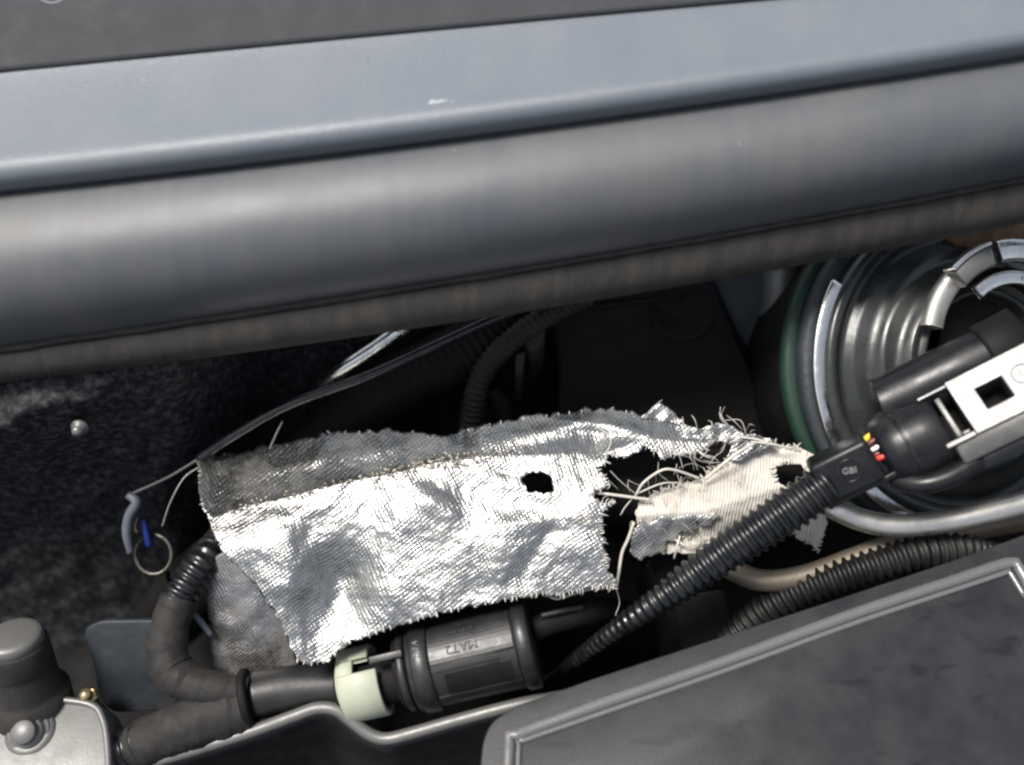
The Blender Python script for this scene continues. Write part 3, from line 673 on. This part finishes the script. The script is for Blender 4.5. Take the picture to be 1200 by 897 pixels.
# housing: frame faces with real openings
ho = loc(co, 30, 2, 34)                      # left end, centre line of the top face
def bar(a0, a1, b0, b1, c0, c1): return box(loc(ho, (a0+a1)/2, (b0+b1)/2, (c0+c1)/2), DX, DY, NX, a1-a0, b1-b0, c1-c0)
hs = obj('housing', bar(-10, 200, -36, 36, -64, -46), M['dull'], ec, bevel=3)
def framed(a0, a1, b0, b1, ha0, ha1, hb0, hb1, c0, c1):
    V = []; F = []
    for c in (c1, c0):
        for a, b in ((a0, b0), (a1, b0), (a1, b1), (a0, b1), (ha0, hb0), (ha1, hb0), (ha1, hb1), (ha0, hb1)): V.append(loc(ho, a, b, c))
    for k in range(4):
        k2 = (k+1) % 4
        F += [(k, k2, 4+k2, 4+k), (8+k, 12+k, 12+k2, 8+k2), (k, 8+k, 8+k2, k2), (4+k, 4+k2, 12+k2, 12+k)]
    return V, F
obj('top_plate', framed(31, 190, -32, 32, 53, 82, -14, 12, -46, 0), M['housing'], ec, bevel=1.2, smooth=False)
for a in ((-2, 31, 27, 31, -46, -1), (-2, 31, -33, -27, -46, -1)): obj('side_rail', bar(*a), M['housing'], ec, bevel=1.2, smooth=False)
obj('latch', bar(13, 19, -26, 22, -13, -4), M['housing'], ec, bevel=1)
obj('latch_hook', bar(19, 28, -26, -22, -13, -5), M['housing'], ec, bevel=1)
obj('latch_tab', bar(-12, -4, -8, 14, -10, -3), M['housing'], ec, bevel=2)
NS = nrm(NX*.6-DY*.8)
obj('side_wall', box(loc(ho, 108, -41, -13), DX, nrm(NX*.24+DY*.97), nrm(NX*.97-DY*.24), 205, 24, 9), M['housing'], ec, bevel=3)
obj('side_wall', box(loc(ho, 118, -54, -34), DX, nrm(NX*.9+DY*.3), nrm(NX*.3-DY*.9), 190, 22, 9), M['housing'], ec, bevel=3)
obj('emblem_ring', band(loc(ho, 101, 4, 0), NX, 9.5, 11, -.5, .8, 32), M['palegrey'], ec)
obj('lettering', text_mesh('BJ', loc(ho, 101, 4, 0), nrm(DX*.9-DY*.3), nrm(DY*.9+DX*.3), 11, .5), M['palegrey'], ec, smooth=False)

# ------------------------------------------------------------------ lid, lower right
def wl(u, v): return 46+.50*(v-700)+.04*(u-900)
lid = thing('box_lid', 'large dusty black plastic box lid with raised rim bead', 'lid', Q(900, 830, 40))
outer = [(552, 1010), (566, 868), (576, 846), (604, 828), (700, 794), (850, 745), (1000, 696), (1120, 656), (1230, 616), (1420, 560), (1500, 1010)]
obj('rim', slab(round_poly(outer, 14), lambda u, v: wl(u, v)-8, 60), M['lid'], lid, bevel=7)
inner = [(590, 1000), (594, 872), (604, 860), (700, 824), (850, 772), (1000, 717), (1120, 677), (1182, 657), (1196, 664), (1215, 700), (1330, 1000)]
obj('top_panel', slab(round_poly(inner, 10), lambda u, v: wl(u, v)-3, 12), M['lid'], lid, bevel=2)
def path(off, dw): 
    return [(u+ox, v+oy, wl(u+ox, v+oy)+dw) for (u, v), (ox, oy) in zip(inner[:10], [(off, 0), (off, 0), (off*.6, off*.6), (0, off), (0, off), (0, off), (0, off), (-off*.2, off), (-off, off*.4), (-off, 0)])]
obj('bead', tube(path(3, -.5), 7, 12, 5), M['beadhighlight'], lid)
obj('bead', tube(path(14, -1.2), 3.4, 10, 5), M['beadhighlight'], lid)

# ------------------------------------------------------------------ solenoid valve and clip
A0 = Q(482, 785, -16); A1 = Q(622, 752, -10); VX = nrm(A1-A0); VL = np.linalg.norm(A1-A0)
VN = nrm(np.array((.02, .30, .95))-VX*(np.array((.02, .30, .95)) @ VX)); VY = np.cross(VN, VX)
vv = thing('solenoid_valve', 'black barrel solenoid valve with moulded lettering under the sleeve', 'valve', Q(550, 800, -70))
def vl(a, b, c): return A0+VX*a+VY*b+VN*c
def barrel(h0, h1, r): 
    e = 2.5
    return lathe(A0, VX, [(0, h0), (r-e, h0), (r, h0+e), (r, h1-e), (r-e, h1), (0, h1)], 48)
obj('body', barrel(4, VL-2, 50), M['black'], vv)
obj('end_ring', barrel(-8, 2, 48), M['black'], vv)
obj('end_ring', barrel(-14, -7, 42), M['dull'], vv)
obj('raised_band', barrel(10, 32, 54), M['black'], vv)
obj('raised_band', barrel(VL-14, VL+4, 54), M['black'], vv)
# upper label pad and lower recessed frame follow the barrel
def pad(a0, a1, t0, t1, r, th):
    n = 10; V = []; F = []
    for k in range(n+1):
        t = math.radians(t0+(t1-t0)*k/n)
        for rr in (r, r+th):
            for a in (a0, a1): V.append(A0+VX*a+rr*(math.cos(t)*VN+math.sin(t)*VY))
    for k in range(n):
        i = k*4
        F += [(i+2, i+3, i+7, i+6), (i, i+4, i+5, i+1), (i, i+2, i+6, i+4), (i+1, i+5, i+7, i+3)]
    F += [(0, 1, 3, 2), (n*4, n*4+2, n*4+3, n*4+1)]
    return V, F
obj('label_pad', pad(33, VL-16, -2, 50, 49, 3), M['black'], vv, smooth=False)
obj('frame_bar', pad(33, VL-15, -58, -48, 49, 4), M['black'], vv, smooth=False)
obj('frame_bar', pad(33, VL-15, -12, -6, 49, 3), M['black'], vv, smooth=False)
obj('inset_block', pad(46, VL-22, -44, -18, 48, 4), M['dull'], vv, smooth=False)
obj('frame_bar', pad(VL-34, VL-15, -46, -10, 49, 3), M['black'], vv, smooth=False)
def wrap_text(s, a, t, size, up=1):
    tt = math.radians(t); n = math.cos(tt)*VN+math.sin(tt)*VY; y = -math.sin(tt)*VN+math.cos(tt)*VY
    return text_mesh(s, A0+VX*a+n*52.2, -VX*up, -y*up, size, .8)
obj('lettering', wrap_text('MAT2', 72, 12, 15), M['slate'], vv, smooth=False)
obj('lettering', wrap_text('2109 64', 74, 33, 8.5), M['slate'], vv, smooth=False)
tt = math.radians(20); n_ = math.cos(tt)*VN+math.sin(tt)*VY; y_ = -math.sin(tt)*VN+math.cos(tt)*VY
obj('lettering', text_mesh('Z 7.4', A0+VX*20+n_*54.4, y_, -VX, 10, .8), M['palegrey'], vv, smooth=False)
obj('outlet', tube([(625, 738, -20), (650, 728, -24), (700, 716, -50), (740, 720, -160)], 15, 16, 5), M['dull'], vv)
obj('outlet_rib', tube([(634, 722, -8), (660, 716, -10), (684, 712, -20)], 4, 10, 4), M['black'], vv)
obj('inlet', tube([(478, 792, -16), (440, 800, -20), (400, 808, -24)], 27, 20, 5), M['dull'], vv)
obj('inlet_tongue', box(Q(452, 770, 22), VX, VY, VN, 40, 9, 6), M['black'], vv, bevel=1.5)
# cream clip: open collar with a slot
cl = thing('cream_clip', 'pale cream-green plastic retaining clip on the valve inlet', 'clip', Q(428, 800, -60))
CA = Q(427, 800, -22)
obj('collar', band(CA, VX, 36, 43, -22, 26, 40, a0=math.radians(-16), a1=math.radians(150), xref=VN), M['cream'], cl)
obj('collar', band(CA, VX, 36, 43, -22, 16, 24, a0=math.radians(-120), a1=math.radians(-38), xref=VN), M['cream'], cl)
obj('bridge', band(CA, VX, 36.2, 42.8, -22.2, -2, 16, a0=math.radians(-40), a1=math.radians(-14), xref=VN), M['cream'], cl)
obj('neck', lathe(CA, VX, [(36, -22), (38, -23), (30, -27), (27, -28)], 40), M['cream'], cl)

# ------------------------------------------------------------------ sheet-metal rail along the bottom
rail = [(120, 905), (200, 884), (290, 856), (345, 836), (372, 827), (394, 829), (412, 842), (432, 857), (452, 863), (480, 857), (540, 840), (610, 822), (670, 812), (760, 800)]
def wr(u): return -6+.04*(u-300)-.25*max(0, u-600)
def railsheet(off0, off1, dw0, dw1, n=6):
    sp = spline([np.append(np.array(p, float), 0) for p in rail], 5)
    V = []; F = []
    for i, p in enumerate(sp):
        for k in range(n+1):
            t = k/n; V.append(Q(p[0], p[1]+off0+(off1-off0)*t, wr(p[0])+dw0+(dw1-dw0)*t))
    for i in range(len(sp)-1):
        for k in range(n):
            a = i*(n+1)+k; F.append((a, a+1, a+n+2, a+n+1))
    return V, F
rl = thing('metal_rail', 'grey pressed sheet-metal rail with a bright rolled edge under the valve', 'rail', Q(400, 850, -120))
obj('shaded_web', railsheet(9, 200, -5, -330, 16), M['black'], rl, solid=4)  # black instead of rail grey: shade on the front face put into colour
obj('rolled_edge', tube([(u, v+3, wr(u)) for u, v in rail], 7.5, 12, 5), M['greysteel'], rl)
obj('moulded_code', text_mesh('1313', Q(538, 846, -2), nrm((.95, .28, 0)), nrm((-.28, .95, .2)), 11, 1.2), M['greysteel'], rl, smooth=False)

# ------------------------------------------------------------------ taped harness, lower left
th = thing('taped_harness', 'grey cloth-taped wiring harness bent round beside the folded sleeve', 'harness', Q(230, 810, -120))
obj('ribbed_end', tube([(262, 630, -110, 19), (244, 652, -62, 20), (222, 682, -46, 21), (208, 706, -40, 22)], 21, 18, pitch=10, amp=.13), M['conduit'], th)
obj('tape_wrap', tube([(212, 700, -42, 21), (200, 730, -34, 22), (196, 760, -28, 23), (204, 788, -22, 24), (230, 803, -16, 20), (258, 808, -14, 19), (290, 812, -18, 18)], 21, 32, 2, wob=.10, wrap=24), M['tape'], th)
obj('wire_tail', tube([(224, 716, -56, 3), (236, 730, -58, 4), (248, 745, -62, 3)], 3.5, 8, 4), M['palegrey'], th)
hb = thing('main_harness', 'thick taped main harness with ribbed end and black collar', 'harness', Q(220, 860, -120))
obj('ribbed_end', tube([(60, 925, -50, 24), (100, 905, -36, 26), (150, 880, -24, 27), (172, 869, -20, 28)], 26, 20, pitch=12, amp=.16), M['conduit'], hb)
obj('tape_wrap', tube([(160, 876, -22, 27), (200, 857, -18, 29), (240, 842, -18, 31), (292, 826, -26, 32)], 29, 36, 2, wob=.06, wrap=34), M['tape'], hb)
obj('collar', band(Q(290, 819, -24), nrm((.93, .22, -.1)), 20, 36, -4, 6, 36), M['dull'], hb)
obj('sleeve_end', tube([(296, 816, -30, 27), (340, 808, -36, 27), (400, 804, -40, 26), (425, 800, -46, 26)], 27, 24, 5), M['black'], hb)

# ------------------------------------------------------------------ mount bracket with stud, slate shield, damper
mb = thing('mount_bracket', 'grey cast metal bracket with a rounded corner and threaded stud', 'bracket', Q(40, 880, -60))
def wb(u, v): return -10+.58*(v-850)
pb = round_poly([(-160, 812), (20, 809), (60, 814), (114, 822), (128, 850), (134, 960), (-160, 960)], 22, 6)
obj('plate', slab(pb, wb, 60), M['greysteel'], mb, bevel=4)
obj('rim', tube([(-160, 817, wb(0, 817)+1), (15, 814, wb(0, 814)+1), (60, 819, wb(0, 819)+1), (106, 826, wb(0, 826)+1), (120, 842, wb(0, 842)+1), (126, 875, wb(0, 875)+1), (129, 950, wb(0, 950)+1)], 4.2, 10, 4), M['greysteel'], mb)
SA = nrm((.08, .34, .94))
st = obj('washer', lathe(Q(36, 858, -6), ZQ, [(29, 0), (28, 4), (22, 6), (0, 6)], 40), M['greysteel'], mb)
obj('stud', lathe(Q(36, 858, -6), SA, [(24, 3), (24, 7), (22, 8), (18, 8.5), (18, 13), (17, 14), (14, 14.3), (13.4, 17), (14.2, 18.5), (13, 20), (13.6, 21.5), (12.4, 23), (0, 23.2)], 32), M['greysteel'], st)
dm = thing('rubber_mount', 'black rubber mount cylinder with a silver cap behind the bracket', 'mount', Q(30, 800, -140))
DA = nrm((.0, .90, .43)); dc = Q(34, 812, -30)
obj('body', lathe(dc, DA, [(46, -70), (46, 0), (41, 4), (38, 10), (37, 40), (36.2, 42), (37, 44), (36, 74), (34, 77), (0, 77)], 48), M['tape'], dm)
obj('silver_cap', lathe(dc, DA, [(32, 76), (33, 78), (32.5, 86), (30, 89), (24, 90.5), (0, 91)], 40), M['greysteel'], dm)
ss = obj('slate_shield', slab(round_poly([(97, 738), (116, 728), (176, 727), (214, 730), (218, 832), (130, 836), (114, 815), (112, 790)], 14), lambda u, v: -70-.35*(v-780), 14, (0, 0, -1)), M['slate'], label='blue-grey moulded plastic shield behind the taped harness', cat='shield', bevel=3)
bl = thing('brass_bolt', 'small brass bolt between the bracket and the slate shield', 'bolt', Q(103, 812, -60))
BA = nrm((.05, .6, .8)); bc = Q(104, 818, -40)
obj('shank', lathe(bc, BA, [(7.5, -60), (7.5, 14), (5.5, 17), (0, 18)], 20), M['brass'], bl)
obj('head', lathe(bc, BA, [(0, -6), (12, -6), (12, 4), (10, 6), (0, 6)], 6), M['brass'], bl, smooth=False)
